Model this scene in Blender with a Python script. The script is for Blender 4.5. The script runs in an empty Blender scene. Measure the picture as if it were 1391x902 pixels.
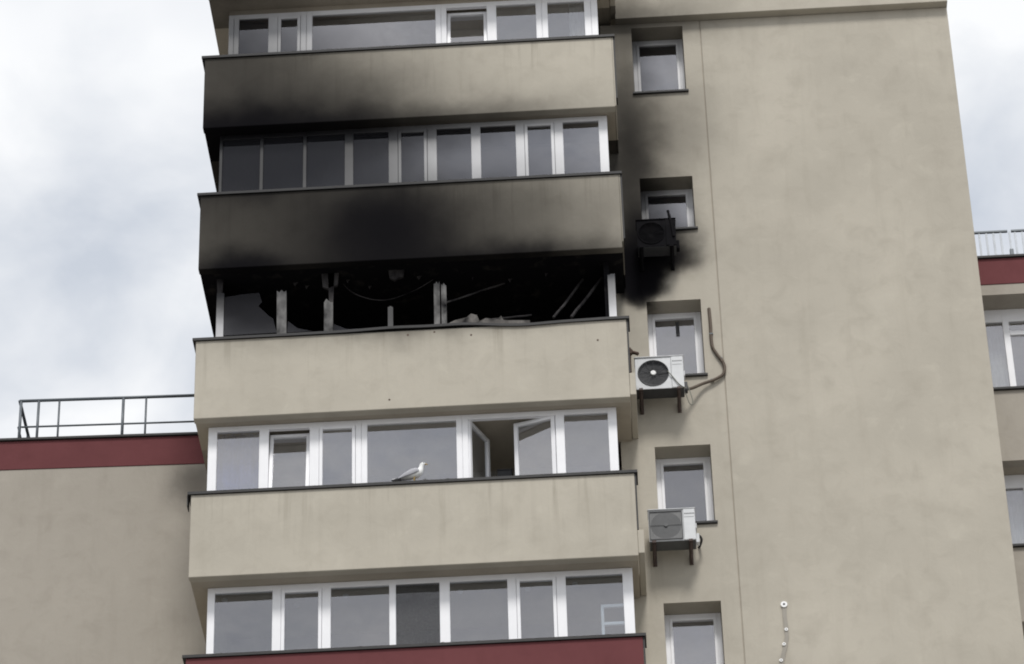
import bpy, bmesh, math, random
from mathutils import Vector, Matrix
random.seed(7)
scene = bpy.context.scene
COL = scene.collection
R = math.radians
# ------------------------------------------------------------------ camera
# world: X along the facade, Y into the building, Z up; facade heights below are
# measured from the coping of the upper balcony (HZ metres above the ground)
HZ = 38.8426
PW, PH, PF = 1391.0, 902.0, 4866.1
CAM = Vector((1.4978, -44.9089, 1.6))
PITCH, YAW, ROLL = R(35.0), 0.0372, -0.0298

def cam_axes():
    cp, sp, cy, sy = math.cos(PITCH), math.sin(PITCH), math.cos(YAW), math.sin(YAW)
    rz = lambda v: Vector((cy*v[0]-sy*v[1], sy*v[0]+cy*v[1], v[2]))
    r0, u0, f0 = rz((1, 0, 0)), rz((0, -sp, cp)), rz((0, cp, sp))
    c, s = math.cos(ROLL), math.sin(ROLL)
    return r0*c+u0*s, u0*c-r0*s, f0
AR, AU, AF = cam_axes()
cd = bpy.data.cameras.new('camera')
cam = bpy.data.objects.new('camera', cd); COL.objects.link(cam)
m3 = Matrix((AR, AU, -AF)).transposed()
cam.matrix_world = Matrix.Translation(CAM) @ m3.to_4x4()
cd.sensor_fit = 'HORIZONTAL'; cd.sensor_width = 36.0; cd.lens = PF/PW*36.0
cd.clip_start = 0.5; cd.clip_end = 6000
scene.camera = cam

def pt(x, y, Y):
    """photo pixel -> (X, Z relative to coping) on the vertical plane at depth Y"""
    d = AR*((x-PW/2)/PF) - AU*((y-PH/2)/PF) + AF
    t = (Y-CAM.y)/d.y
    p = CAM + d*t
    return p.x, p.z-HZ

# ------------------------------------------------------------------ sky, sun, exposure
SUN_EL, SUN_AZ = R(54), R(10)          # sun high in front of the facade, behind cloud
w = bpy.data.worlds.new('World'); scene.world = w; w.use_nodes = True
nt = w.node_tree; nt.nodes.clear()
def N(t, typ, **kw):
    n = t.nodes.new(typ)
    for k, v in kw.items(): setattr(n, k, v)
    return n
out = N(nt, 'ShaderNodeOutputWorld'); bg = N(nt, 'ShaderNodeBackground')
bg.inputs['Strength'].default_value = 0.1
sky = N(nt, 'ShaderNodeTexSky'); sky.sky_type = 'NISHITA'; sky.sun_disc = False
sky.sun_elevation = SUN_EL; sky.sun_rotation = R(180)-SUN_AZ
tc = N(nt, 'ShaderNodeTexCoord')
sep = N(nt, 'ShaderNodeSeparateXYZ'); nt.links.new(tc.outputs['Generated'], sep.inputs[0])
zc = N(nt, 'ShaderNodeMath', operation='MAXIMUM'); zc.inputs[1].default_value = 0.0
nt.links.new(sep.outputs['Z'], zc.inputs[0])
za = N(nt, 'ShaderNodeMath', operation='ADD'); za.inputs[1].default_value = 0.22
nt.links.new(zc.outputs[0], za.inputs[0])
comb = N(nt, 'ShaderNodeCombineXYZ')
for i in (0, 1):
    dv = N(nt, 'ShaderNodeMath', operation='DIVIDE')
    nt.links.new(sep.outputs[i], dv.inputs[0]); nt.links.new(za.outputs[0], dv.inputs[1])
    nt.links.new(dv.outputs[0], comb.inputs[i])
def wnoise(scale, detail, off, dist=0.0):
    mp = N(nt, 'ShaderNodeMapping'); mp.inputs['Location'].default_value = off
    nt.links.new(comb.outputs[0], mp.inputs['Vector'])
    n = N(nt, 'ShaderNodeTexNoise'); n.inputs['Scale'].default_value = scale
    n.inputs['Detail'].default_value = detail; n.inputs['Roughness'].default_value = 0.5
    n.inputs['Distortion'].default_value = dist
    nt.links.new(mp.outputs[0], n.inputs['Vector']); return n
n1 = wnoise(9.0, 8, (3.1, 0.4, 0), 0.3)
r1 = N(nt, 'ShaderNodeValToRGB')
r1.color_ramp.elements[0].position = 0.31; r1.color_ramp.elements[0].color = (3.8, 4.1, 4.6, 1)
r1.color_ramp.elements[1].position = 0.60; r1.color_ramp.elements[1].color = (6.2, 6.28, 6.4, 1)
nt.links.new(n1.outputs['Fac'], r1.inputs['Fac'])
n2 = wnoise(6.0, 4, (7.7, 2.9, 0), 0.2)
r2 = N(nt, 'ShaderNodeMapRange'); r2.inputs[1].default_value = 0.30; r2.inputs[2].default_value = 0.46
r2.inputs[3].default_value = 0.82; r2.inputs[4].default_value = 1.0
nt.links.new(n2.outputs['Fac'], r2.inputs[0])
mx = N(nt, 'ShaderNodeMix', data_type='RGBA')
nt.links.new(r2.outputs[0], mx.inputs['Factor'])
nt.links.new(sky.outputs[0], mx.inputs['A']); nt.links.new(r1.outputs[0], mx.inputs['B'])
nt.links.new(mx.outputs['Result'], bg.inputs['Color']); nt.links.new(bg.outputs[0], out.inputs['Surface'])

sl = bpy.data.lights.new('sun', 'SUN'); sl.energy = 1.5; sl.angle = R(14); sl.color = (1.0, 0.975, 0.935)
so = bpy.data.objects.new('sun', sl); COL.objects.link(so)
sdir = Vector((math.sin(SUN_AZ)*math.cos(SUN_EL), -math.cos(SUN_AZ)*math.cos(SUN_EL), math.sin(SUN_EL)))
so.rotation_euler = sdir.to_track_quat('Z', 'Y').to_euler(); so.location = (20, -40, 90)
vs = scene.view_settings
vs.view_transform = 'Standard'; vs.look = 'None'; vs.exposure = 0.66; vs.gamma = 1.0; vs.use_curve_mapping = False
scene.render.engine = 'CYCLES'
scene.cycles.filter_width = 1.9
scene.cycles.max_bounces = 8; scene.cycles.transparent_max_bounces = 12

# ------------------------------------------------------------------ materials
# soot left by the fire: soft-edged stains at fixed places of the facade (X, Z, radius X, radius Z, strength, hardness)
def blob(x, y, Y, rx, rz, s, k=1.0):
    X, Z = pt(x, y, Y); return (X, Z+HZ, rx, rz, s, k, 'b' if Y < 1 else 'w')
SOOT = [
    # fascia above the burnt balcony
    blob(530, 390, 0, 2.8, 0.85, 0.99, 1.5), blob(520, 310, 0, 1.45, 1.15, 0.96, 1.5),
    blob(318, 378, 0, 0.95, 0.55, 0.97, 1.6), blob(330, 300, 0, 2.0, 1.8, 0.80, 1.6),
    blob(720, 368, 0, 1.9, 0.62, 0.92, 1.3), blob(640, 285, 0, 2.1, 1.3, 0.68, 1.3), blob(800, 300, 0, 1.2, 1.2, .18, 1.3),
    # glazing above it
    blob(340, 212, .25, 1.9, 0.95, 0.965, 2.0), blob(500, 195, .25, 1.0, 1.1, 0.60, 1.3), blob(440, 185, .1, 1.8, 0.35, .5, 1.2),
    blob(650, 172, .25, 2.0, 0.45, 0.36, 1.1),
    # fascia of the next storey up
    blob(300, 115, 0, 2.2, 2.2, 0.72, 1.5), blob(440, 135, 0, 2.3, 1.4, 0.42, 1.2), blob(300, 172, 0, 1.6, .4, .15, 1.2), blob(285, 40, 0, 1.0, .9, .35, 1.1), blob(600, 158, 0, 1.5, .35, .28, 1.1),
    # wall beside the balcony
    blob(864, 362, 1.25, 0.50, 0.66, .999, 3.0), blob(885, 312, 1.25, 0.62, 0.62, 0.90, 1.3), blob(912, 345, 1.25, .50, .35, .92, 1.4),
    blob(856, 240, 1.25, 0.60, 1.9, 0.80, 1.4), blob(895, 180, 1.25, 1.0, 1.2, 0.34, 1.2), blob(845, 90, 1.25, .5, 1.6, .5, 1.2),
    blob(870, 35, 1.25, 1.2, .45, .45, 1.2), blob(872, 385, 1.25, .34, .35, .97, 2.0), blob(262, 660, 2.0, .35, .40, .45, 1.2), blob(300, 215, 1.5, 1.3, 1.2, .85, 1.5),
]
def soot_group():
    g = bpy.data.node_groups.new('soot_stain', 'ShaderNodeTree')
    g.interface.new_socket('Fac', in_out='OUTPUT', socket_type='NodeSocketFloat')
    go = g.nodes.new('NodeGroupOutput')
    geo = g.nodes.new('ShaderNodeNewGeometry')
    nz = N(g, 'ShaderNodeTexNoise'); nz.inputs['Scale'].default_value = 1.6; nz.inputs['Detail'].default_value = 7
    g.links.new(geo.outputs['Position'], nz.inputs['Vector'])
    sb = N(g, 'ShaderNodeVectorMath', operation='SUBTRACT'); sb.inputs[1].default_value = (.5, .5, .5)
    g.links.new(nz.outputs['Color'], sb.inputs[0])
    sc = N(g, 'ShaderNodeVectorMath', operation='SCALE'); sc.inputs['Scale'].default_value = 0.55
    g.links.new(sb.outputs[0], sc.inputs[0])
    ad = N(g, 'ShaderNodeVectorMath', operation='ADD')
    g.links.new(geo.outputs['Position'], ad.inputs[0]); g.links.new(sc.outputs[0], ad.inputs[1])
    sp = N(g, 'ShaderNodeSeparateXYZ'); g.links.new(geo.outputs['Position'], sp.inputs[0])
    isw = N(g, 'ShaderNodeMath', operation='GREATER_THAN'); isw.inputs[1].default_value = 0.9   # wall or balcony
    g.links.new(sp.outputs['Y'], isw.inputs[0])
    isb = N(g, 'ShaderNodeMath', operation='SUBTRACT'); isb.inputs[0].default_value = 1.0
    g.links.new(isw.outputs[0], isb.inputs[1])
    prev = None
    for (cx, cz, rx, rz, s, k, where) in SOOT:
        a = N(g, 'ShaderNodeVectorMath', operation='SUBTRACT'); a.inputs[1].default_value = (cx, 0, cz)
        g.links.new(ad.outputs[0], a.inputs[0])
        b = N(g, 'ShaderNodeVectorMath', operation='MULTIPLY'); b.inputs[1].default_value = (1/rx, 0, 1/rz)
        g.links.new(a.outputs[0], b.inputs[0])
        d = N(g, 'ShaderNodeVectorMath', operation='DOT_PRODUCT')
        g.links.new(b.outputs[0], d.inputs[0]); g.links.new(b.outputs[0], d.inputs[1])
        p = N(g, 'ShaderNodeMath', operation='POWER'); p.inputs[1].default_value = k
        g.links.new(d.outputs['Value'], p.inputs[0])
        ng = N(g, 'ShaderNodeMath', operation='MULTIPLY'); ng.inputs[1].default_value = -1.0
        g.links.new(p.outputs[0], ng.inputs[0])
        e = N(g, 'ShaderNodeMath', operation='EXPONENT'); g.links.new(ng.outputs[0], e.inputs[0])
        f = N(g, 'ShaderNodeMath', operation='MULTIPLY'); f.inputs[1].default_value = s
        g.links.new(e.outputs[0], f.inputs[0])
        f2 = N(g, 'ShaderNodeMath', operation='MULTIPLY')
        g.links.new(f.outputs[0], f2.inputs[0]); g.links.new((isw if where == 'w' else isb).outputs[0], f2.inputs[1])
        inv = N(g, 'ShaderNodeMath', operation='SUBTRACT'); inv.inputs[0].default_value = 1.0
        g.links.new(f2.outputs[0], inv.inputs[1])
        if prev is None: prev = inv
        else:
            mu = N(g, 'ShaderNodeMath', operation='MULTIPLY')
            g.links.new(prev.outputs[0], mu.inputs[0]); g.links.new(inv.outputs[0], mu.inputs[1]); prev = mu
    pw = N(g, 'ShaderNodeMath', operation='POWER'); pw.inputs[1].default_value = 1.35
    g.links.new(prev.outputs[0], pw.inputs[0]); prev = pw
    fin = N(g, 'ShaderNodeMath', operation='SUBTRACT'); fin.inputs[0].default_value = 1.0
    g.links.new(prev.outputs[0], fin.inputs[1])
    g.links.new(fin.outputs[0], go.inputs[0])
    return g
SG = soot_group()
SOOTCOL = (0.0065, 0.0062, 0.0075, 1)

def base_mat(name):
    m = bpy.data.materials.new(name); m.use_nodes = True
    t = m.node_tree; b = t.nodes['Principled BSDF']; return m, t, b
def texnoise(t, scale, detail=4, rough=0.5, stretch=None, dist=0.0):
    geo = N(t, 'ShaderNodeNewGeometry')
    mp = N(t, 'ShaderNodeMapping'); mp.inputs['Scale'].default_value = stretch or (1, 1, 1)
    t.links.new(geo.outputs['Position'], mp.inputs['Vector'])
    n = N(t, 'ShaderNodeTexNoise'); n.inputs['Scale'].default_value = scale
    n.inputs['Detail'].default_value = detail; n.inputs['Roughness'].default_value = rough
    n.inputs['Distortion'].default_value = dist
    t.links.new(mp.outputs[0], n.inputs['Vector']); return n
def maprange(t, src, a, b, c, d):
    r = N(t, 'ShaderNodeMapRange'); r.inputs[1].default_value = a; r.inputs[2].default_value = b
    r.inputs[3].default_value = c; r.inputs[4].default_value = d
    t.links.new(src, r.inputs[0]); return r.outputs[0]
def mixcol(t, fac, a, b, mode='MIX'):
    m = N(t, 'ShaderNodeMix', data_type='RGBA', blend_type=mode)
    for sock, v in (('Factor', fac), ('A', a), ('B', b)):
        if isinstance(v, (int, float)): m.inputs[sock].default_value = v
        elif isinstance(v, tuple): m.inputs[sock].default_value = v
        else: t.links.new(v, m.inputs[sock])
    return m.outputs['Result']
def plaster(name, col, soot=True, rough=0.9, var=0.08, streak=0.05, bump=0.25, drips=False):
    m, t, b = base_mat(name)
    big = texnoise(t, 0.55, 5, 0.55)
    mid = texnoise(t, 2.6, 6, 0.6, dist=0.4)
    st = texnoise(t, 5.0, 4, 0.6, (1, 1, 0.10))
    fine = texnoise(t, 85, 3, 0.6)
    c = mixcol(t, maprange(t, big.outputs['Fac'], .32, .68, 0, 1), tuple(x*(1-var) for x in col)+(1,), tuple(min(1, x*(1+var)) for x in col)+(1,))
    d = mixcol(t, maprange(t, mid.outputs['Fac'], .50, .72, 0, .5), c, (col[0]*.80, col[1]*.79, col[2]*.78, 1))
    d1 = mixcol(t, maprange(t, mid.outputs['Fac'], .42, .28, 0, .5), d, (min(1, col[0]*1.12), min(1, col[1]*1.13), min(1, col[2]*1.13), 1))
    d2 = mixcol(t, maprange(t, st.outputs['Fac'], .54, .74, 0, streak*4), d1, (col[0]*.70, col[1]*.68, col[2]*.66, 1))
    if drips:            # rain runs below each coping, fading out down the parapet
        geo = N(t, 'ShaderNodeNewGeometry'); sp = N(t, 'ShaderNodeSeparateXYZ'); t.links.new(geo.outputs['Position'], sp.inputs[0])
        a_ = N(t, 'ShaderNodeMath', operation='SUBTRACT'); a_.inputs[1].default_value = HZ; t.links.new(sp.outputs['Z'], a_.inputs[0])
        m_ = N(t, 'ShaderNodeMath', operation='DIVIDE'); m_.inputs[1].default_value = 2.8; t.links.new(a_.outputs[0], m_.inputs[0])
        fr_ = N(t, 'ShaderNodeMath', operation='FRACT'); t.links.new(m_.outputs[0], fr_.inputs[0])
        run = texnoise(t, 6.5, 5, .65, (1, 1, .045)); lim = texnoise(t, 1.7, 3, .5, (1, 1, .3))
        q1 = N(t, 'ShaderNodeMath', operation='MULTIPLY'); t.links.new(maprange(t, run.outputs['Fac'], .52, .70, 0, 1), q1.inputs[0])
        t.links.new(maprange(t, fr_.outputs[0], .50, .97, 0, .75), q1.inputs[1])
        q2 = N(t, 'ShaderNodeMath', operation='MULTIPLY'); t.links.new(q1.outputs[0], q2.inputs[0])
        t.links.new(maprange(t, lim.outputs['Fac'], .40, .62, .1, 1), q2.inputs[1])
        d2 = mixcol(t, q2.outputs[0], d2, (col[0]*.52, col[1]*.50, col[2]*.47, 1))
    d3 = mixcol(t, maprange(t, fine.outputs['Fac'], .35, .65, 0, .16), d2, (col[0]*.75, col[1]*.75, col[2]*.75, 1))
    o = d3
    if soot:
        g = N(t, 'ShaderNodeGroup'); g.node_tree = SG
        o = mixcol(t, g.outputs[0], d3, SOOTCOL)
        t.links.new(maprange(t, g.outputs[0], 0, .8, .12, .01), b.inputs['Specular IOR Level'])
    t.links.new(o, b.inputs['Base Color'])
    b.inputs['Roughness'].default_value = rough
    b.inputs['Specular IOR Level'].default_value = 0.12
    bp = N(t, 'ShaderNodeBump'); bp.inputs['Strength'].default_value = bump; bp.inputs['Distance'].default_value = 0.004
    t.links.new(fine.outputs['Fac'], bp.inputs['Height'])
    bp2 = N(t, 'ShaderNodeBump'); bp2.inputs['Strength'].default_value = 0.35; bp2.inputs['Distance'].default_value = 0.02
    t.links.new(mid.outputs['Fac'], bp2.inputs['Height']); t.links.new(bp.outputs[0], bp2.inputs['Normal'])
    t.links.new(bp2.outputs[0], b.inputs['Normal'])
    return m
def plain(name, col, rough=0.6, metal=0.0, soot=False, var=0.12, scale=9.0, spec=0.4):
    m, t, b = base_mat(name)
    n = texnoise(t, scale, 5, 0.6)
    o = mixcol(t, maprange(t, n.outputs['Fac'], .3, .7, 0, 1), tuple(x*(1-var) for x in col)+(1,), tuple(min(1, x*(1+var)) for x in col)+(1,))
    if soot:
        g = N(t, 'ShaderNodeGroup'); g.node_tree = SG
        o = mixcol(t, g.outputs[0], o, SOOTCOL)
    t.links.new(o, b.inputs['Base Color'])
    b.inputs['Roughness'].default_value = rough; b.inputs['Metallic'].default_value = metal
    b.inputs['Specular IOR Level'].default_value = spec
    return m
def charred(name, col, amount):
    """once pale material, mostly blackened by fire"""
    m, t, b = base_mat(name)
    n = texnoise(t, 4.0, 5, 0.55, (1, 1, .6))
    o = mixcol(t, maprange(t, n.outputs['Fac'], amount-.16, amount+.20, 0, 1), SOOTCOL, col+(1,))
    t.links.new(o, b.inputs['Base Color']); b.inputs['Roughness'].default_value = 0.9; b.inputs['Specular IOR Level'].default_value = 0.08
    return m
def glass(name, tint=(.82, .86, .88), ior=2.15, dirt=0.04):
    m, t, b = base_mat(name); t.nodes.remove(b)
    o = t.nodes['Material Output']
    tr = N(t, 'ShaderNodeBsdfTransparent'); tr.inputs[0].default_value = tint+(1,)
    gl = N(t, 'ShaderNodeBsdfGlossy'); gl.inputs['Roughness'].default_value = 0.015
    gl.inputs['Color'].default_value = (.96, .95, 1, 1)
    wv = texnoise(t, 1.3, 2, 0.4)
    bp = N(t, 'ShaderNodeBump'); bp.inputs['Strength'].default_value = 0.12; bp.inputs['Distance'].default_value = 0.02
    t.links.new(wv.outputs['Fac'], bp.inputs['Height']); t.links.new(bp.outputs[0], gl.inputs['Normal'])
    fr = N(t, 'ShaderNodeFresnel'); fr.inputs['IOR'].default_value = ior
    geo = N(t, 'ShaderNodeNewGeometry'); ob = N(t, 'ShaderNodeMath', operation='SUBTRACT'); ob.inputs[0].default_value = 1.0
    t.links.new(geo.outputs['Backfacing'], ob.inputs[1])
    fm = N(t, 'ShaderNodeMath', operation='MULTIPLY'); t.links.new(fr.outputs[0], fm.inputs[0]); t.links.new(ob.outputs[0], fm.inputs[1])
    m1 = N(t, 'ShaderNodeMixShader'); t.links.new(fm.outputs[0], m1.inputs[0])
    t.links.new(tr.outputs[0], m1.inputs[1]); t.links.new(gl.outputs[0], m1.inputs[2])
    df = N(t, 'ShaderNodeBsdfDiffuse')
    g = N(t, 'ShaderNodeGroup'); g.node_tree = SG
    t.links.new(mixcol(t, maprange(t, g.outputs[0], 0, .25, 0, 1), (.35, .34, .32, 1), (.012, .012, .014, 1)), df.inputs['Color'])
    dn = texnoise(t, 3.0, 5, 0.6)
    mx_ = N(t, 'ShaderNodeMath', operation='MAXIMUM')
    t.links.new(maprange(t, dn.outputs['Fac'], .3, .8, dirt*.3, dirt*1.7), mx_.inputs[0])
    t.links.new(maprange(t, g.outputs[0], 0.1, 1, 0, .92), mx_.inputs[1])
    m2 = N(t, 'ShaderNodeMixShader'); t.links.new(mx_.outputs[0], m2.inputs[0])
    t.links.new(m1.outputs[0], m2.inputs[1]); t.links.new(df.outputs[0], m2.inputs[2])
    t.links.new(m2.outputs[0], o.inputs['Surface'])
    return m

M = dict(
    beige=plaster('beige_plaster', (.466, .430, .363)), beige_par=plaster('beige_parapet_plaster', (.470, .434, .366), drips=True),
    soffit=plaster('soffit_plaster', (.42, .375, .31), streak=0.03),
    red=plaster('red_plaster', (.150, .052, .055), soot=False, var=.08, streak=.04),
    beige_low=plaster('beige_plaster_low_wing', (.375, .342, .295), var=.03),
    coping=plain('dark_metal_coping', (.026, .025, .025), .6, .0, True),
    pvc=plain('white_pvc', (.86, .86, .88), .35, 0, True, .03, 3),
    pvc_grey=plain('grey_pvc', (.30, .29, .29), .4, 0, True, .05, 3),
    glass=glass('window_glass', (.92, .94, .95), ior=3.5, dirt=.13), glass_dim=glass('window_glass_blue', (.80, .84, .87), 3.0, .08),
    shard=glass('sooty_glass', (.45, .46, .48), 1.9, .10),
    char=charred('charred_plaster', (.05, .045, .04), .72),
    charfr=charred('scorched_pvc', (.25, .245, .24), .50),
    charbar=charred('scorched_metal_rail', (.075, .07, .07), .47),
    rubble=charred('ash_and_plaster_rubble', (.24, .225, .21), .45),
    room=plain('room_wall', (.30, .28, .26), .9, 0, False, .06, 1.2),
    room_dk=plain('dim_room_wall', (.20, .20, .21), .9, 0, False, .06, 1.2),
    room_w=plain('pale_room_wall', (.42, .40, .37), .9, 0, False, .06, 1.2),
    curtain=plain('white_curtain', (.75, .75, .74), .9, 0, False, .05, 5),
    curtain_b=plain('bluish_curtain', (.13, .17, .40), .9, 0, False, .06, 4),
    ac=plain('ac_enamel', (.62, .63, .64), .42, 0, False, .06, 7),
    ac_dk=plain('dark_grey_plastic', (.045, .046, .050), .5),
    ac_grey=plain('grey_plastic_grille', (.095, .097, .10), .5),
    ac_mid=plain('mid_grey_plastic', (.22, .22, .22), .5),
    ac_burnt=charred('burnt_casing', (.022, .021, .022), .68),
    bracket=plain('rusty_bracket', (.085, .062, .055), .7, .2, False, .3),
    steel=plain('grey_rail_paint', (.13, .145, .16), .5, .3),
    steel_lt=plain('pale_rail_paint', (.46, .49, .53), .5, .1),
    hose=plain('brown_hose', (.105, .080, .060), .7),
    cable=plain('grey_green_cable', (.20, .20, .17), .6),
    rust=plain('rusty_pipe', (.085, .055, .042), .85, 0, False, .4, 20),
    white=plain('white_paint', (.88, .88, .87), .4, 0, False, .03),
    filler=plaster('fresh_filler', (.36, .335, .295), soot=False),
    feather_w=plain('white_feathers', (.84, .84, .83), .8), feather_g=plain('grey_feathers', (.42, .42, .45), .8),
    feather_k=plain('black_feathers', (.025, .025, .03), .8), beak=plain('yellow_beak', (.45, .30, .08), .5),
    dark=plain('black_item', (.02, .02, .022), .5), reflect_dk=plain('black_reflection', (.02, .02, .02), .5),
    lamp=plain('ceiling_spot_chrome', (.85, .85, .85), .3),
)
def screen_mat():
    m, t, b = base_mat('insect_mesh'); o = t.nodes['Material Output']
    tr = N(t, 'ShaderNodeBsdfTransparent'); mx_ = N(t, 'ShaderNodeMixShader'); b.inputs['Base Color'].default_value = (.05, .05, .052, 1); b.inputs['Roughness'].default_value = .9
    n = texnoise(t, 30, 2); t.links.new(maprange(t, n.outputs['Fac'], .3, .7, .22, .32), mx_.inputs[0])
    t.links.new(tr.outputs[0], mx_.inputs[1]); t.links.new(b.outputs[0], mx_.inputs[2]); t.links.new(mx_.outputs[0], o.inputs['Surface'])
    return m
M['screen'] = screen_mat()
def ground_mat():
    m, t, b = base_mat('asphalt_and_paving')
    n = texnoise(t, .35, 6, .6); f = texnoise(t, 40, 3, .6)
    c = mixcol(t, maprange(t, n.outputs['Fac'], .35, .65, 0, 1), (.19, .185, .175, 1), (.27, .26, .24, 1))
    c = mixcol(t, maprange(t, f.outputs['Fac'], .3, .7, 0, .4), c, (.12, .12, .12, 1))
    t.links.new(c, b.inputs['Base Color']); b.inputs['Roughness'].default_value = .9
    return m
M['ground'] = ground_mat()

# ------------------------------------------------------------------ mesh helpers (Z relative to HZ)
class B:
    def __init__(s): s.bm = bmesh.new(); s.smooth = False
    def box(s, x0, x1, y0, y1, z0, z1, bev=0.0):
        r = bmesh.ops.create_cube(s.bm, size=1.0)
        for v in r['verts']:
            v.co = Vector((x0+(v.co.x+.5)*(x1-x0), y0+(v.co.y+.5)*(y1-y0), z0+(v.co.z+.5)*(z1-z0)))
        if bev:
            es = list({e for v in r['verts'] for e in v.link_edges})
            bmesh.ops.bevel(s.bm, geom=es, offset=bev, segments=2, affect='EDGES', profile=.5)
        return s
    def quad(s, *ps):
        s.bm.faces.new([s.bm.verts.new(p) for p in ps]); return s
    def prism(s, pts2, y0, y1):
        """polygon in X,Z extruded in Y"""
        a = [s.bm.verts.new((x, y0, z)) for x, z in pts2]; b = [s.bm.verts.new((x, y1, z)) for x, z in pts2]
        s.bm.faces.new(a); s.bm.faces.new(b[::-1])
        n = len(a)
        for i in range(n): s.bm.faces.new((a[i], b[i], b[(i+1) % n], a[(i+1) % n]))
        return s
    def tube(s, pts, r, n=8, cap=True):
        pts = [Vector(p) for p in pts]; rs = r if isinstance(r, (list, tuple)) else [r]*len(pts)
        rings = []; up = Vector((0, 0, 1))
        for i, p in enumerate(pts):
            d = (pts[min(i+1, len(pts)-1)]-pts[max(i-1, 0)]).normalized()
            u = up if abs(d.dot(up)) < .93 else Vector((0, 1, 0))
            a = d.cross(u).normalized(); b = a.cross(d).normalized()
            rings.append([s.bm.verts.new(p+(a*math.cos(2*math.pi*k/n)+b*math.sin(2*math.pi*k/n))*rs[i]) for k in range(n)])
        for i in range(len(rings)-1):
            for k in range(n):
                s.bm.faces.new((rings[i][k], rings[i][(k+1) % n], rings[i+1][(k+1) % n], rings[i+1][k]))
        if cap: s.bm.faces.new(rings[0][::-1]); s.bm.faces.new(rings[-1])
        return s
    def disc(s, c, r, y0, y1, n=24, r2=None):
        """cylinder with its axis along Y"""
        r2 = r if r2 is None else r2
        a = [s.bm.verts.new((c[0]+r*math.cos(2*math.pi*k/n), y0, c[1]+r*math.sin(2*math.pi*k/n))) for k in range(n)]
        b = [s.bm.verts.new((c[0]+r2*math.cos(2*math.pi*k/n), y1, c[1]+r2*math.sin(2*math.pi*k/n))) for k in range(n)]
        s.bm.faces.new(a); s.bm.faces.new(b[::-1])
        for k in range(n): s.bm.faces.new((a[k], b[k], b[(k+1) % n], a[(k+1) % n]))
        return s
    def ring(s, c, r, t, y, n=32, m=6):
        vs_ = [[s.bm.verts.new((c[0]+(r+t*math.cos(2*math.pi*j/m))*math.cos(2*math.pi*k/n), y+t*math.sin(2*math.pi*j/m),
               c[1]+(r+t*math.cos(2*math.pi*j/m))*math.sin(2*math.pi*k/n))) for j in range(m)] for k in range(n)]
        for k in range(n):
            for j in range(m):
                s.bm.faces.new((vs_[k][j], vs_[(k+1) % n][j], vs_[(k+1) % n][(j+1) % m], vs_[k][(j+1) % m]))
        return s
    def xform(s, mat):
        bmesh.ops.transform(s.bm, matrix=mat, verts=s.bm.verts); return s

ORG = {}
def root(name, label, cat, x, y, z, group=None):
    o = bpy.data.objects.new(name, None); COL.objects.link(o); o.location = (x, y, z+HZ); o.empty_display_size = .3
    ORG[o.name] = Vector((x, y, z))
    o['label'] = label; o['category'] = cat
    if group: o['group'] = group
    return o
def obj(name, b, mat, parent=None, smooth=False, label=None, cat=None, kind=None, group=None, pivot=None):
    bmesh.ops.recalc_face_normals(b.bm, faces=b.bm.faces)
    org = Vector(pivot) if pivot is not None else None
    if org is None:
        if parent is not None: org = ORG[parent.name].copy()
        else: org = Vector((0, 0, -HZ))
    bmesh.ops.translate(b.bm, verts=b.bm.verts, vec=-org)
    me = bpy.data.meshes.new(name); b.bm.to_mesh(me); b.bm.free()
    me.materials.append(M[mat])
    if smooth:
        for p in me.polygons: p.use_smooth = True
    o = bpy.data.objects.new(name, me); COL.objects.link(o)
    if parent is not None:
        o.parent = parent; o.location = org-ORG[parent.name]
    else: o.location = org+Vector((0, 0, HZ))
    ORG[o.name] = org
    if label: o['label'] = label
    if cat: o['category'] = cat
    if kind: o['kind'] = kind
    if group: o['group'] = group
    return o

def smooth_path(ps, n=8):
    out_ = []
    P_ = [Vector(p) for p in ps]
    for i in range(len(P_)-1):
        p0, p1, p2, p3 = P_[max(i-1, 0)], P_[i], P_[i+1], P_[min(i+2, len(P_)-1)]
        for k in range(n):
            t_ = k/n
            out_.append(.5*((2*p1)+(p2-p0)*t_+(2*p0-5*p1+4*p2-p3)*t_*t_+(3*p1-p0-3*p2+p3)*t_**3))
    return out_+[P_[-1]]
# ------------------------------------------------------------------ ground
b = B(); b.quad((-900, -900, -HZ), (900, -900, -HZ), (900, 900, -HZ), (-900, 900, -HZ))
obj('ground', b, 'ground', kind='structure')

# ------------------------------------------------------------------ apartment tower
XL, XR = -5.04, 1.582            # ends of the balcony fascia
CL, CR = -5.09, 1.632            # ends of the coping
WY = 1.25                        # plane of the plain wall
SH = 2.8; PHT = 1.48             # storey height, fascia height
XE = 7.185                       # far corner of the tower
ROOF = 5.2
tower = root('apartment_tower', 'tall beige apartment tower with glazed balconies, one burnt out and sooty', 'building', 1.0, 4.0, -HZ)

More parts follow.
